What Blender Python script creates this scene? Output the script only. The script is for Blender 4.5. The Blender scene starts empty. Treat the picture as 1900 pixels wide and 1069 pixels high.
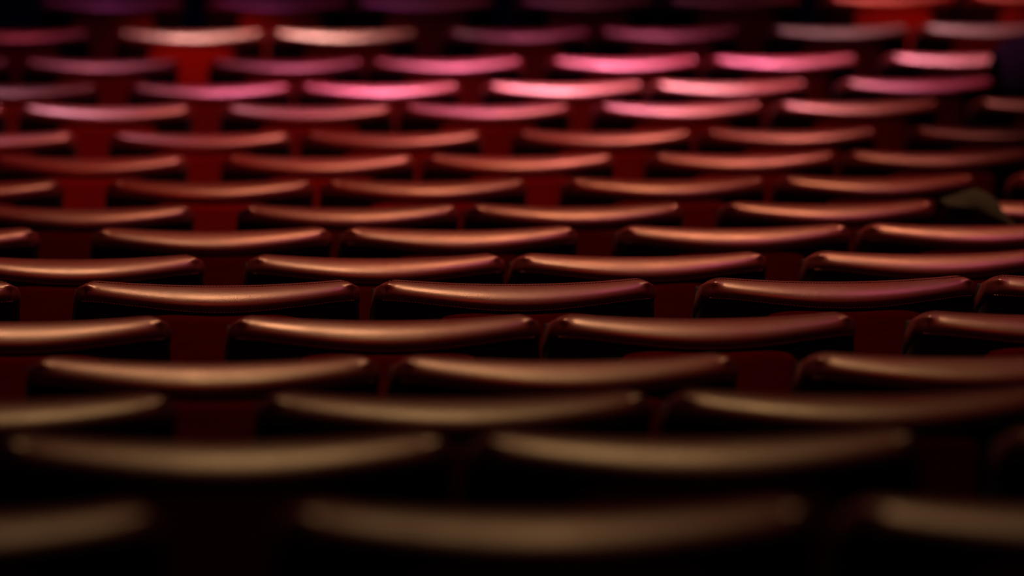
import bpy, bmesh, math, random
from mathutils import Vector, Matrix
random.seed(7)
S = bpy.context.scene
COL = S.collection

# ------------------------------------------------------------------ layout
# every row of seats is an arc about one centre out on the stage; (radius, height of the seat tops, seat angles)
CX, CY = -5.8640, 48.3501
CAM_Z = 3.978
ROWS = [  # from the front of the hall to the back
    (29.381, 0.900, [8.62, 9.795, 10.831, 11.998, 13.075, 14.252, 15.348]),
    (30.255, 0.929, [7.877, 9.01, 10.025, 11.175, 12.191, 13.363, 14.405]),
    (31.132, 0.978, [7.311, 8.316, 9.445, 10.421, 11.525, 12.528, 13.657]),
    (32.012, 1.051, [7.746, 8.823, 9.774, 10.831, 11.786, 12.891, 13.845]),
    (32.896, 1.143, [7.183, 8.139, 9.181, 10.112, 11.137, 12.094, 13.183]),
    (33.784, 1.226, [7.468, 8.492, 9.406, 10.428, 11.34, 12.376]),
    (34.675, 1.328, [7.881, 8.876, 9.761, 10.759, 11.645]),
    (35.570, 1.437, [7.277, 8.273, 9.131, 10.107, 10.981, 11.963]),
    (36.468, 1.551, [7.689, 8.653, 9.483, 10.43, 11.269]),
    (37.370, 1.681, [7.082, 8.037, 8.853, 9.773, 10.598]),
    (38.275, 1.810, [7.517, 8.409, 9.199, 10.089]),
    (39.184, 1.952, [6.939, 7.831, 8.619, 9.491, 10.266]),
    (40.096, 2.087, [7.251, 8.116, 8.868, 9.74]),
    (41.012, 2.228, [7.597, 8.339, 9.19]),
    (41.932, 2.390, [7.105, 7.947, 8.675]),
    (42.855, 2.559, [7.442, 8.153, 8.965]),
    (43.781, 2.716, [6.944, 7.753, 8.458]),
]
SEAT_H = 0.90

def seat_matrix(row, th_deg):
    r, z, _ = ROWS[row]
    t = math.radians(th_deg)
    return Matrix.Translation((CX + r*math.sin(t), CY - r*math.cos(t), z - SEAT_H)) @ Matrix.Rotation(t, 4, 'Z')

# ------------------------------------------------------------------ materials
def mat(name):
    m = bpy.data.materials.new(name); m.use_nodes = True
    nt = m.node_tree; b = nt.nodes['Principled BSDF']
    return m, nt, b

def noise(nt, scale, detail=4, vec=None, rough=0.55):
    n = nt.nodes.new('ShaderNodeTexNoise'); n.inputs['Scale'].default_value = scale
    n.inputs['Detail'].default_value = detail; n.inputs['Roughness'].default_value = rough
    if vec is not None: nt.links.new(vec, n.inputs['Vector'])
    return n

def mix_col(nt, fac, a, b):
    r = nt.nodes.new('ShaderNodeMix'); r.data_type = 'RGBA'
    nt.links.new(fac, r.inputs['Factor']); r.inputs['A'].default_value = (*a, 1); r.inputs['B'].default_value = (*b, 1)
    return r.outputs['Result']

def map_rng(nt, v, a, b, c, d):
    n = nt.nodes.new('ShaderNodeMapRange'); nt.links.new(v, n.inputs['Value'])
    for k, x in zip(('From Min', 'From Max', 'To Min', 'To Max'), (a, b, c, d)): n.inputs[k].default_value = x
    return n.outputs['Result']

def coords(nt, sc=(1, 1, 1)):
    t = nt.nodes.new('ShaderNodeTexCoord'); m = nt.nodes.new('ShaderNodeMapping'); m.inputs['Scale'].default_value = sc
    # each seat gets its own stretch of leather
    oi = nt.nodes.new('ShaderNodeObjectInfo'); mul = nt.nodes.new('ShaderNodeMath'); mul.operation = 'MULTIPLY'; mul.inputs[1].default_value = 40
    nt.links.new(oi.outputs['Random'], mul.inputs[0])
    cmb = nt.nodes.new('ShaderNodeCombineXYZ'); nt.links.new(mul.outputs[0], cmb.inputs['X'])
    nt.links.new(t.outputs['Object'], m.inputs['Vector']); nt.links.new(cmb.outputs[0], m.inputs['Location'])
    return m.outputs['Vector']

# red-brown leather, faintly mottled and creased
M_LEATHER, nt, b = mat('red_brown_leather')
v = coords(nt)
n1 = noise(nt, 9, 5, v)
nt.links.new(mix_col(nt, map_rng(nt, n1.outputs['Fac'], .35, .7, 0, 1), (0.120, 0.020, 0.016), (0.082, 0.013, 0.012)), b.inputs['Base Color'])
nt.links.new(map_rng(nt, n1.outputs['Fac'], .3, .7, .33, .44), b.inputs['Roughness'])
b.inputs['Specular IOR Level'].default_value = 0.85
vor = nt.nodes.new('ShaderNodeTexVoronoi'); vor.inputs['Scale'].default_value = 420; nt.links.new(v, vor.inputs['Vector'])
wr = noise(nt, 28, 6, coords(nt, (.8, 1, 2.2)), .65)
bm1 = nt.nodes.new('ShaderNodeBump'); bm1.inputs['Strength'].default_value = .09; bm1.inputs['Distance'].default_value = .004
nt.links.new(wr.outputs['Fac'], bm1.inputs['Height'])
bm2 = nt.nodes.new('ShaderNodeBump'); bm2.inputs['Strength'].default_value = .12; bm2.inputs['Distance'].default_value = .001
nt.links.new(vor.outputs['Distance'], bm2.inputs['Height']); nt.links.new(bm1.outputs['Normal'], bm2.inputs['Normal'])
nt.links.new(bm2.outputs['Normal'], b.inputs['Normal'])

# black upholstery of the seat shell
M_BLACK, nt, b = mat('black_upholstery')
n1 = noise(nt, 600, 3, coords(nt))
nt.links.new(mix_col(nt, n1.outputs['Fac'], (0.006, 0.006, 0.011), (0.014, 0.012, 0.020)), b.inputs['Base Color'])
b.inputs['Roughness'].default_value = .85; b.inputs['Specular IOR Level'].default_value = .2

# reddish veneer of the rear panel, grain running across
M_WOOD, nt, b = mat('red_stained_veneer')
n1 = noise(nt, 14, 6, coords(nt, (1.2, 20, 26)), .6)
nt.links.new(mix_col(nt, map_rng(nt, n1.outputs['Fac'], .3, .7, 0, 1), (0.42, 0.066, 0.030), (0.27, 0.036, 0.020)), b.inputs['Base Color'])
b.inputs['Roughness'].default_value = .5; b.inputs['Specular IOR Level'].default_value = .3

M_DARKTHREAD, nt, b = mat('dark_seam_thread')
nt.links.new(mix_col(nt, noise(nt, 900, 2, coords(nt)).outputs['Fac'], (0.012, 0.004, 0.004), (0.022, 0.008, 0.006)), b.inputs['Base Color'])
b.inputs['Roughness'].default_value = .8
M_THREAD, nt, b = mat('pale_seam_thread')
nt.links.new(mix_col(nt, noise(nt, 900, 2, coords(nt)).outputs['Fac'], (0.60, 0.32, 0.30), (0.78, 0.46, 0.42)), b.inputs['Base Color'])
b.inputs['Roughness'].default_value = .45
M_FABRIC, nt, b = mat('dark_red_seat_cloth')
nt.links.new(mix_col(nt, noise(nt, 500, 3, coords(nt)).outputs['Fac'], (0.10, 0.010, 0.010), (0.16, 0.018, 0.015)), b.inputs['Base Color'])
b.inputs['Roughness'].default_value = .9
M_STEEL, nt, b = mat('black_painted_steel')
nt.links.new(mix_col(nt, noise(nt, 60, 3, coords(nt)).outputs['Fac'], (0.012, 0.012, 0.014), (0.020, 0.020, 0.022)), b.inputs['Base Color'])
b.inputs['Roughness'].default_value = .45; b.inputs['Metallic'].default_value = .6
M_CARPET, nt, b = mat('navy_carpet')
t = nt.nodes.new('ShaderNodeTexCoord')
n1 = noise(nt, 180, 4, t.outputs['Object'])
nt.links.new(mix_col(nt, n1.outputs['Fac'], (0.012, 0.012, 0.034), (0.026, 0.026, 0.060)), b.inputs['Base Color'])
b.inputs['Roughness'].default_value = .95; b.inputs['Specular IOR Level'].default_value = .1
M_OLIVE, nt, b = mat('olive_jacket_cloth')
n1 = noise(nt, 320, 3, coords(nt)); n2 = noise(nt, 14, 4, coords(nt))
nt.links.new(mix_col(nt, n2.outputs['Fac'], (0.017, 0.030, 0.019), (0.030, 0.050, 0.032)), b.inputs['Base Color'])
b.inputs['Roughness'].default_value = .95; b.inputs['Specular IOR Level'].default_value = .1
bp = nt.nodes.new('ShaderNodeBump'); bp.inputs['Strength'].default_value = .3; bp.inputs['Distance'].default_value = .003
nt.links.new(n1.outputs['Fac'], bp.inputs['Height']); nt.links.new(bp.outputs['Normal'], b.inputs['Normal'])
M_NAVY, nt, b = mat('navy_coat_cloth')
n1 = noise(nt, 260, 4, coords(nt))
nt.links.new(mix_col(nt, n1.outputs['Fac'], (0.003, 0.004, 0.011), (0.008, 0.009, 0.024)), b.inputs['Base Color'])
b.inputs['Roughness'].default_value = .95; b.inputs['Specular IOR Level'].default_value = .1

M_LINING, nt, b = mat('navy_lining_cloth')
n1 = noise(nt, 200, 4, coords(nt))
nt.links.new(mix_col(nt, n1.outputs['Fac'], (0.025, 0.032, 0.090), (0.055, 0.065, 0.160)), b.inputs['Base Color'])
b.inputs['Roughness'].default_value = .9; b.inputs['Specular IOR Level'].default_value = .1

# ------------------------------------------------------------------ mesh helpers
def mesh_from(name, verts, faces, m, smooth=True):
    me = bpy.data.meshes.new(name); me.from_pydata([tuple(p) for p in verts], [], faces)
    bm = bmesh.new(); bm.from_mesh(me); bmesh.ops.recalc_face_normals(bm, faces=bm.faces); bm.to_mesh(me); bm.free()
    me.materials.append(m)
    for p in me.polygons: p.use_smooth = smooth
    return me

def box_mesh(name, boxes, m, bevel=0.0, seg=2):
    bm = bmesh.new()
    for (c, d) in boxes:
        r = bmesh.ops.create_cube(bm, size=1)
        bmesh.ops.scale(bm, vec=d, verts=r['verts']); bmesh.ops.translate(bm, vec=c, verts=r['verts'])
    if bevel: bmesh.ops.bevel(bm, geom=list(bm.edges), offset=bevel, segments=seg, affect='EDGES', profile=.6)
    me = bpy.data.meshes.new(name); bm.to_mesh(me); bm.free(); me.materials.append(m)
    for p in me.polygons: p.use_smooth = bool(bevel)
    return me

def link(name, me, parent=None):
    o = bpy.data.objects.new(name, me); COL.objects.link(o)
    if parent: o.parent = parent
    return o

def lerp(a, b, t): return a + (b - a)*t
def sstep(t):
    t = max(0, min(1, t)); return t*t*(3 - 2*t)

# ------------------------------------------------------------------ one seat (x across, y towards the stage, z up, origin on the floor)
T = SEAT_H
def pillow(u): return max(0.0, 1 - abs(u)**15)**0.5           # how far the padding swells, dying out at the two ends
def bow_top(u): return -0.036*(1 - u*u)                      # the ridge bows a little towards the row behind
def bow_seam(u): return -0.058*(0.86*(1 - u*u) + 0.14*(0.5 + 0.5*math.cos(math.pi*u)))
def seam_z(u): return lerp(-0.0310, -0.0385, 0.5 + 0.5*math.cos(math.pi*min(1, abs(u)*1.12))) - 0.0045*max(0, (abs(u) - .8)/.2)**2
NU = 56
US = [-math.cos(math.pi*k/NU)*0.25 + 0.75*(-1 + 2*k/NU) for k in range(NU + 1)]

def cap_point(u, t):
    """padded leather roll: t = 0 at the stitched ridge, 1 at the lower seam"""
    e = pillow(u); a = t*math.radians(126)
    w = sstep(t*1.15)
    y = 0.006 - 0.031*(0.22 + 0.78*e)*math.sin(a) + lerp(bow_top(u), bow_seam(u), w)
    sz = seam_z(u)
    z = sz*(1 - math.cos(a))/(1 - math.cos(math.radians(126)))
    z -= 0.004*(1 - u*u)
    # rounded upper corners, with the small pucker of gathered leather
    c = max(0, (abs(u) - 0.92)/0.08)
    z -= 0.011*c*c*(1 - t)**2
    pk = math.exp(-((abs(u) - 0.962)/0.022)**2 - ((t - 0.32)/0.15)**2)
    y -= 0.0095*pk; z += 0.0045*pk
    hw = lerp(0.2415, 0.2525, t**0.8)
    return Vector((u*hw, y, T + z))

def front_profile(u):
    c = max(0, (abs(u) - 0.90)/0.10); dz = 0.011*c*c; yb = bow_top(u); zz = T - 0.004*(1 - u*u) - dz
    return [(0.082 + yb, zz - 0.085, .254), (0.082 + yb, zz - 0.055, .252), (0.079 + yb, zz - 0.032, .248), (0.070 + yb, zz - 0.0185, .2445),
            (0.056 + yb, zz - 0.0110, .2420), (0.034 + yb, zz - 0.0048, .2412), (0.018 + yb, zz - 0.0010, .2410), (0.0105 + yb, zz - 0.0004, .2412)]

def build_headrest():
    NT = 22; rows = []
    for u in US:
        ring = [Vector((u*h, y, z)) for (y, z, h) in front_profile(u)]
        ring += [cap_point(u, k/NT) for k in range(NT + 1)]
        rows.append(ring)
    n = len(rows[0]); verts = [p for r in rows for p in r]; faces = []
    for i in range(NU):
        for k in range(n - 1):
            faces.append((i*n + k, i*n + k + 1, (i + 1)*n + k + 1, (i + 1)*n + k))
        faces.append((i*n + n - 1, i*n, (i + 1)*n, (i + 1)*n + n - 1))
    # softly domed end pieces
    for i, sx in ((0, -1), (NU, 1)):
        ring = list(range(i*n, (i + 1)*n)); prev = ring
        cen = sum((verts[k] for k in ring), Vector())/n
        for (f, d) in ((.82, .0045), (.5, .007)):
            new = []
            for k in ring:
                p = cen.lerp(verts[k], f); p.x += sx*d; new.append(len(verts)); verts.append(p)
            for k in range(n): faces.append((prev[k], prev[(k + 1) % n], new[(k + 1) % n], new[k]))
            prev = new
        faces.append(tuple(prev))
    return mesh_from('headrest', verts, faces, M_LEATHER)

def thread(name, fn, m, pitch, ln, r, n0, n1):
    """a dashed line of stitches lying along fn(u)"""
    verts, faces = [], []
    L = [(-.97 + 1.94*k/400) for k in range(401)]; pts = [fn(u) for u in L]
    acc = 0; nxt = 0; i = 0; marks = []
    for a in range(400):
        d = (pts[a + 1] - pts[a]).length
        while acc + d > nxt:
            marks.append(pts[a].lerp(pts[a + 1], (nxt - acc)/d)); nxt += pitch
        acc += d
    for a in range(len(marks) - 1):
        p = marks[a]; q = p.lerp(marks[a + 1], ln/pitch); ax = (q - p).normalized()
        s1 = ax.cross(Vector((0, 0, 1))).normalized(); s2 = ax.cross(s1)
        b0 = len(verts)
        for (c, f) in ((p, .5), (p.lerp(q, .3), 1), (p.lerp(q, .7), 1), (q, .5)):
            for j in range(5):
                an = 2*math.pi*j/5; verts.append(c + (s1*math.cos(an) + s2*math.sin(an))*r*f)
        for s in range(3):
            for j in range(5):
                faces.append((b0 + s*5 + j, b0 + s*5 + (j + 1) % 5, b0 + (s + 1)*5 + (j + 1) % 5, b0 + (s + 1)*5 + j))
        faces.append(tuple(b0 + j for j in range(5))); faces.append(tuple(b0 + 15 + j for j in range(5)))
    return mesh_from(name, verts, faces, m)

def ridge_seam(u): return cap_point(u, 0.075) + Vector((0, -0.0002, 0.0004))
def lower_seam(u): return cap_point(u, 0.965) + Vector((0, -0.0012, 0))

def shell_rear(u, dz, off=0.0):
    """rear face of the shell dz below the seam"""
    s = cap_point(u, 1.0)
    lean = 0.12*dz
    return Vector((u*lerp(0.2525, 0.2565, min(1, dz/.05)), s.y + 0.004 + lean - off, s.z + 0.004 - dz))

def build_shell():
    NZ = [0, .012, .03, .06, .12, .22, .33, .40, .42]
    verts, faces = [], []
    for u in US:
        e = pillow(u)
        for dz in NZ:
            verts.append(shell_rear(u, dz))
        for dz in reversed(NZ):
            p = shell_rear(u, dz); verts.append(Vector((p.x, 0.078 + bow_top(u) + 0.10*dz, p.z)))
    n = 2*len(NZ)
    for i in range(NU):
        for k in range(n): faces.append((i*n + k, i*n + (k + 1) % n, (i + 1)*n + (k + 1) % n, (i + 1)*n + k))
    faces.append(tuple(range(n))); faces.append(tuple(range(NU*n, (NU + 1)*n)))
    return mesh_from('backrest', verts, faces, M_BLACK)

def build_panel():
    NZ = [.011, .016, .03, .06, .12, .22, .33, .385, .39]
    us = [-.575 + 1.15*k/28 for k in range(29)]
    verts, faces = [], []
    for u in us:
        ed = max(0, (abs(u) - .54)/.035); thick = .0055*(1 - .7*ed)
        for k, dz in enumerate(NZ): verts.append(shell_rear(u, dz + (.022*(abs(u)/.575)**4 + .008*ed*ed)*(1 - k/4 if k < 4 else 0), thick if k else .001))
        for dz in reversed(NZ): verts.append(shell_rear(u, dz, -.004))
    n = 2*len(NZ)
    for i in range(28):
        for k in range(n): faces.append((i*n + k, i*n + (k + 1) % n, (i + 1)*n + (k + 1) % n, (i + 1)*n + k))
    faces.append(tuple(range(n))); faces.append(tuple(range(28*n, 29*n)))
    return mesh_from('rear_panel', verts, faces, M_WOOD)

SEAT_MESH = {
    'headrest': build_headrest(),
    'ridge_stitching': thread('ridge_stitching', ridge_seam, M_DARKTHREAD, .0055, .0042, .0009, 0, 1),
    'lower_stitching': thread('lower_stitching', lower_seam, M_THREAD, .0055, .0036, .00075, 0, 1),
    'backrest': build_shell(),
    'rear_panel': build_panel(),
    'seat_cushion': box_mesh('seat_cushion', [((0, .155, .565), (.44, .085, .40))], M_FABRIC, .028, 4),
    'leg': box_mesh('leg', [((0, .10, .24), (.030, .060, .48)), ((0, .10, .012), (.06, .22, .024))], M_STEEL, .005, 2),
}

def new_seat():
    root = bpy.data.objects.new('theatre_seat', None); root.empty_display_size = .1; COL.objects.link(root)
    h = link('headrest', SEAT_MESH['headrest'], root)
    a = link('stitching', SEAT_MESH['ridge_stitching'], h); a['label'] = 'dark stitching along the ridge'
    a = link('stitching', SEAT_MESH['lower_stitching'], h); a['label'] = 'pale stitching along the lower seam'
    link('backrest', SEAT_MESH['backrest'], root)
    p = link('rear_panel', SEAT_MESH['rear_panel'], root); p['label'] = 'reddish wood veneer panel'
    link('seat_cushion', SEAT_MESH['seat_cushion'], root)
    for sx in (-1, 1):
        l = link('leg', SEAT_MESH['leg'], root); l.location.x = .19*sx
    return root

def copy_tree(o, parent=None):
    c = o.copy(); COL.objects.link(c); c.parent = parent
    for ch in list(o.children): copy_tree(ch, c)
    return c

ORD = ['first', 'second', 'third', 'fourth', 'fifth', 'sixth', 'seventh', 'eighth', 'ninth', 'tenth', 'eleventh', 'twelfth',
       'thirteenth', 'fourteenth', 'fifteenth', 'sixteenth', 'seventeenth']
# colour each seat top shows in the photograph, row by row from the front of the hall
LOOK = [
    ['dim purple', 'dim purple', 'dim plum', 'dim plum', 'dim brownish', 'bright red', 'bright red'],
    ['dark red', 'salmon', 'cream and salmon', 'dull rose', 'dull rose', 'grey and pink', 'grey and pink'],
    ['dull rose', 'dull rose', 'bright pink', 'bright pink', 'bright pink', 'bright pink', 'rose'],
    ['pale pink', 'pink', 'pale pink', 'whitish pink', 'whitish pink', 'magenta', 'unlit'],
    ['rose', 'rose', 'rose', 'pink', 'pink', 'brownish rose', 'dull red'],
    ['mauve', 'rose', 'rose', 'copper', 'copper', 'dull copper'],
    ['rose', 'copper and rose', 'copper', 'copper', 'dull copper'],
    ['mauve', 'copper', 'copper', 'copper', 'copper', 'dull copper'],
    ['copper', 'copper', 'copper', 'copper', 'copper'],
    ['brown', 'copper', 'copper', 'copper', 'golden brown'],
    ['golden brown', 'golden brown', 'golden brown', 'brown'],
    ['dark brown', 'creased brown', 'golden brown', 'golden brown', 'brown'],
    ['brown', 'golden brown', 'golden brown', 'scuffed brown'],
    ['tan', 'tan', 'tan'],
    ['dark maroon', 'tan', 'tan'],
    ['olive tan', 'olive tan', 'almost black'],
    ['dim purple', 'dim olive', 'dim olive'],
]
proto = new_seat(); first = True
NR = len(ROWS)
SEATS = {}
for i, (r, z, angs) in enumerate(ROWS):
    near = NR - i                                   # counted from the camera
    for k, th in enumerate(angs):
        o = proto if first else copy_tree(proto); first = False
        o.matrix_world = seat_matrix(i, th)
        o.name = 'theatre_seat' if (i, k) == (0, 0) else 'theatre_seat.%03d' % (len(SEATS))
        where = ORD[k] + ' from left'
        if k == len(angs) - 1: where = 'rightmost'
        elif k == 0: where = 'leftmost'
        row = {1: 'in the nearest row', NR: 'in the farthest row', 6: 'in the sharply focused row'}.get(near, 'in the %s row from bottom' % ORD[near - 1])
        o['label'] = '%s leather theatre seat, %s %s' % (LOOK[i][k], where, row)
        if (i, k) == (8, 4): o['label'] = 'copper leather theatre seat half covered by the olive jacket'
        if (i, k) == (3, 6): o['label'] = 'leather theatre seat hidden under the navy coat at right edge'
        o['category'] = 'seat'; o['group'] = 'theatre seats in curved rows'
        SEATS[(i, k)] = o

# ------------------------------------------------------------------ jackets left on two seats
def thick_sheet(name, fn, nu, nv, m, thick):
    verts, faces = [], []
    P = [[fn(i/nu, j/nv) for j in range(nv + 1)] for i in range(nu + 1)]
    for i in range(nu + 1):
        for j in range(nv + 1):
            du = P[min(i + 1, nu)][j] - P[max(i - 1, 0)][j]; dv = P[i][min(j + 1, nv)] - P[i][max(j - 1, 0)]
            nn = du.cross(dv); nn = nn.normalized() if nn.length > 1e-9 else Vector((0, -1, 0))
            verts.append(P[i][j] + nn*thick*.5); 
    off = len(verts)
    for i in range(nu + 1):
        for j in range(nv + 1):
            verts.append(P[i][j]*2 - verts[i*(nv + 1) + j])
    w = nv + 1
    for i in range(nu):
        for j in range(nv):
            a, b_, c, d = i*w + j, i*w + j + 1, (i + 1)*w + j + 1, (i + 1)*w + j
            faces += [(a, b_, c, d), (off + d, off + c, off + b_, off + a)]
    for i in range(nu):
        for j in (0, nv): faces.append((i*w + j, (i + 1)*w + j, off + (i + 1)*w + j, off + i*w + j))
    for j in range(nv):
        for i in (0, nu): faces.append((i*w + j, i*w + j + 1, off + i*w + j + 1, off + i*w + j))
    return mesh_from(name, verts, faces, m)

def poly_interp(pts, x):
    for (a, fa), (b_, fb) in zip(pts, pts[1:]):
        if x <= b_: return lerp(fa, fb, max(0, (x - a)/(b_ - a)))
    return pts[-1][1]

# olive jacket: folded over the left end of the seat back
def jacket_outer(s, t):
    x = lerp(-.272, -.092, s)
    ridge = poly_interp([(-.272, .002), (-.242, .011), (-.212, .024), (-.187, .025), (-.163, .015), (-.139, -.001), (-.115, -.023), (-.092, -.046)], x)
    hem = poly_interp([(-.272, .002), (-.24, -.001), (-.20, -.012), (-.16, -.027), (-.13, -.043), (-.092, -.075)], x)
    fold = .004*math.sin(38*x + 3*t) + .003*math.sin(90*x - 5*t)
    if t < .45:                                     # part lying over the top towards the front
        q = t/.45; y = lerp(.13, -.012, q); z = ridge - .10*(1 - q)**2
    else:                                           # part hanging behind
        q = (t - .45)/.55; y = -.012 - .058*math.sin(q*1.45); z = lerp(ridge, hem, q**1.15)
    return Vector((x, y + fold - .012, T + z + .4*fold))
def jacket_lining(s, t):
    x = lerp(-.268, -.085, s)
    top = poly_interp([(-.272, -.012), (-.24, -.020), (-.20, -.030), (-.16, -.046), (-.12, -.060), (-.085, -.066)], x)
    fold = .005*math.sin(60*x + 9*t)
    return Vector((x, -.050 + .004*t + fold + .012*s, T + top - t*lerp(.13, .10, s)))
j = bpy.data.objects.new('jacket', None); COL.objects.link(j); j.matrix_world = seat_matrix(8, ROWS[8][2][4])
link('outer_cloth', thick_sheet('outer_cloth', jacket_outer, 40, 30, M_OLIVE, .006), j)
o = link('lining', thick_sheet('lining', jacket_lining, 30, 14, M_LINING, .005), j); o['label'] = 'dark navy lining showing below the fold'
j['label'] = 'crumpled olive green jacket slung over the corner of a seat back'; j['category'] = 'jacket'

# navy coat: hung over the shoulders of the last seat at the right, collar up
def coat_body(s, t):
    x = lerp(-.275, .27, s)
    top = poly_interp([(-.275, .080), (-.255, .098), (-.225, .108), (-.16, .126), (-.06, .150), (.04, .152), (.16, .125), (.27, .05)], x)
    fold = .008*math.sin(26*x + 2*t) + .004*math.sin(61*x - 7*t)
    if t < .35:
        q = t/.35; y = lerp(.15, .02, q); z = lerp(-.115, top, math.sin(q*math.pi/2))
    else:
        q = (t - .35)/.65; y = .02 - .125*math.sin(min(1, q*2.2)*math.pi/2); z = lerp(top, -.36, q**1.3)
    edge = 1 - .35*(2*abs(s - .5))**6
    return Vector((x, (y + fold)*edge, T + z))
def coat_collar(s, t):
    x = lerp(-.12, .16, s); a = lerp(-.3, 2.3, t)
    return Vector((x, .02 - .05*math.sin(a), T + .150 + .035*math.cos(a) - .05*(2*s - 1)**2))
c = bpy.data.objects.new('coat', None); COL.objects.link(c); c.matrix_world = seat_matrix(3, ROWS[3][2][6])
link('coat_body', thick_sheet('coat_body', coat_body, 44, 40, M_NAVY, .010), c)
link('collar', thick_sheet('collar', coat_collar, 20, 12, M_NAVY, .010), c)
c['label'] = 'dark navy coat hung over a seat back at the right edge'; c['category'] = 'coat'

# ------------------------------------------------------------------ stepped floor
def build_floor():
    verts, faces = [], []
    prof = [(4.0, 0.0), (ROWS[0][0] + .46, 0.0)]
    for (r, z, _), nx in zip(ROWS, ROWS[1:] + [None]):
        fz = z - SEAT_H
        if prof[-1][1] != fz: prof.append((prof[-1][0], fz))
        prof.append((r + .46 if nx is None else (r + .46), fz))
    r, z = prof[-1]
    for k in range(7):
        z += .165; prof.append((r, z)); r += .93; prof.append((r, z))
    angs = [-8 + 40*k/80 for k in range(81)]
    for a in angs:
        t = math.radians(a)
        for (r, z) in prof: verts.append((CX + r*math.sin(t), CY - r*math.cos(t), z))
    n = len(prof)
    for i in range(80):
        for k in range(n - 1): faces.append((i*n + k, i*n + k + 1, (i + 1)*n + k + 1, (i + 1)*n + k))
    me = mesh_from('floor', verts, faces, M_CARPET, smooth=False)
    for p in me.polygons:
        if p.normal.z < -.1: p.flip()
    return me
fl = link('floor', build_floor()); fl['kind'] = 'structure'

# ------------------------------------------------------------------ camera
F_PX, PITCH, ROLL = 10101.0, math.radians(12), -0.0253
cd = bpy.data.cameras.new('camera'); cam = bpy.data.objects.new('camera', cd); COL.objects.link(cam)
cd.sensor_width = 36; cd.lens = F_PX/1900*36; cd.clip_end = 200
R0, U0 = Vector((1, 0, 0)), Vector((0, math.sin(PITCH), math.cos(PITCH)))
Fw = Vector((0, math.cos(PITCH), -math.sin(PITCH)))
cr, sr = math.cos(ROLL), math.sin(ROLL)
Rv, Uv = R0*cr - U0*sr, R0*sr + U0*cr
m = Matrix.Identity(4)
for k in range(3): m[k][0], m[k][1], m[k][2] = Rv[k], Uv[k], -Fw[k]
m.translation = (0, 0, CAM_Z); cam.matrix_world = m
S.camera = cam
focus = seat_matrix(11, ROWS[11][2][2]) @ Vector((0, -.04, T))
cd.dof.use_dof = True
cd.dof.focus_distance = (focus - Vector((0, 0, CAM_Z))).dot(Fw)
cd.dof.aperture_fstop = (cd.lens/1000)/0.060
cd.dof.aperture_blades = 0

# ------------------------------------------------------------------ light: unseen house lamps overhead, with spots added to tint single patches of seats
def at(row, px):
    """the spot on a row's seat tops that stands at that place across the hall (px of 1900)"""
    r, z, _ = ROWS[row - 1]; t = .16
    for _ in range(8):
        p = Vector((CX + r*math.sin(t), CY - r*math.cos(t), z)) - Vector((0, 0, CAM_Z))
        x = 950 + F_PX*(p.dot(Rv))/p.dot(Fw); t -= (x - px)*p.dot(Fw)/F_PX/r
    return Vector((CX + r*math.sin(t), CY - r*math.cos(t), z))

def spot(name, target, az, el, dist, col, power, cone, blend=1.0, radius=.15):
    """az: degrees to the right of straight-behind, el: elevation of the lamp above the target"""
    a, e = math.radians(az), math.radians(el)
    d = Vector((math.sin(a)*math.cos(e), -math.cos(a)*math.cos(e), math.sin(e)))
    L = bpy.data.lights.new(name, 'SPOT'); L.color = col; L.energy = power; L.spot_size = math.radians(cone); L.spot_blend = blend
    L.shadow_soft_size = radius
    o = bpy.data.objects.new(name, L); COL.objects.link(o); o.location = target + d*dist
    o.rotation_euler = (-d).to_track_quat('-Z', 'Y').to_euler()
    return o

GOLD, ROSE, PINK, RED, CREAM, MAUVE = (1, .42, .195), (1, .23, .165), (1, .18, .34), (1, .045, .018), (1, .46, .36), (1, .36, .48)
AMBER, COPPER = (1, .56, .225), (1, .31, .135)
spot('house_lamp', at(12, 700), -160, 78, 7, GOLD, 1450, 44, 1, .5)
spot('house_lamp', at(15, 1150), 180, 80, 6, AMBER, 370, 44, 1, .4)
spot('house_lamp', at(9, 1350), 160, 78, 7, COPPER, 1650, 44, 1, .4)
spot('house_lamp', at(17, 1150), 180, 80, 6, (1, .54, .23), 190, 24, 1, .4)  # extra spot, added to brighten the row nearest the camera
spot('rose_lamp', at(10, 1000), 95, 68, 8, (1, .14, .30), 450, 50, 1, .9)
spot('rose_lamp', at(6, 700), 120, 66, 8, ROSE, 3800, 26, 1, .35)
spot('rose_lamp', at(5, 1550), 170, 80, 8, (1, .26, .20), 3000, 11, 1, .3)
spot('mauve_lamp', at(3, 190), 180, 82, 8, (1, .22, .34), 2200, 7, 1, .3)
spot('mauve_lamp', at(5, 0), -150, 78, 8, MAUVE, 3200, 16, 1, .3)
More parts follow.
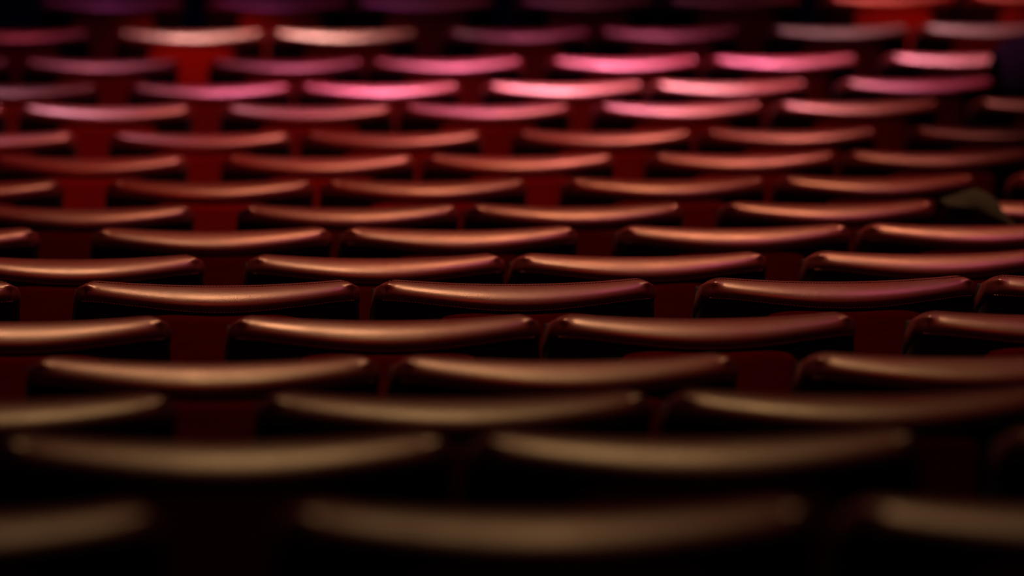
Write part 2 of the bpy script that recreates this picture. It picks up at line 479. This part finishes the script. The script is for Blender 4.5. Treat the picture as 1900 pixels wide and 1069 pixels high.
spot('pink_lamp', at(4, 900), 150, 82, 8, PINK, 12000, 16, 1, .35)
spot('pink_lamp', at(3, 1250), 130, 82, 8, PINK, 13000, 13, 1, .35)
spot('pink_lamp', at(3, 1790), 165, 82, 8, (1, .30, .36), 9000, 9.5, 1, .3)
spot('pink_lamp', at(4, 1720), 165, 82, 8, PINK, 4500, 8.5, 1, .3)
spot('pink_lamp', at(5, 1270), 170, 82, 8, (1, .30, .42), 4500, 8, 1, .3)
spot('cream_lamp', at(4, 1200), 180, 82, 8, CREAM, 7000, 12, 1, .3)
spot('cream_lamp', at(2, 520), 180, 82, 8, CREAM, 12000, 7.5, 1, .3)
spot('cream_lamp', at(2, 1720), 180, 80, 8, (1, .44, .46), 4500, 9, 1, .3)
spot('red_lamp', at(2, 370), 0, 20, 12, RED, 2500, 3.2, 1, .1)
spot('red_lamp', at(1, 1720), 4, 22, 12, RED, 2600, 4.5, 1, .1)
spot('red_lamp', at(1, 1720), 180, 75, 8, (1, .14, .10), 6500, 8, 1, .2)
spot('back_wash', at(6, 500), -3, 42, 11, RED, 1000, 22, 1, .3)
spot('back_wash', at(11, 900), 0, 44, 9, RED, 150, 46, 1, .3)
spot('plum_lamp', at(1, 400), 0, 80, 8, (.75, .09, .42), 900, 22, 1, .3)
spot('plum_lamp', at(1, 1150), 180, 80, 8, (1, .18, .26), 500, 14, 1, .3)
spot('plum_lamp', at(2, 60), 180, 80, 8, (1, .10, .12), 1500, 5, 1, .3)
spot('floor_fill', at(1, 700) + Vector((0, 3, -1)), 0, 60, 9, (.25, .25, 1), 110, 60, 1, .3)  # unseen blue fill, added to lift the carpet beyond the front row

w = bpy.data.worlds.new('dim_hall'); S.world = w; w.use_nodes = True
bg = w.node_tree.nodes['Background']; bg.inputs['Color'].default_value = (.85, .22, .60, 1); bg.inputs['Strength'].default_value = .010

vs = S.view_settings
vs.view_transform = 'Standard'; vs.look = 'None'; vs.exposure = 0.0; vs.gamma = 1.0; vs.use_curve_mapping = False
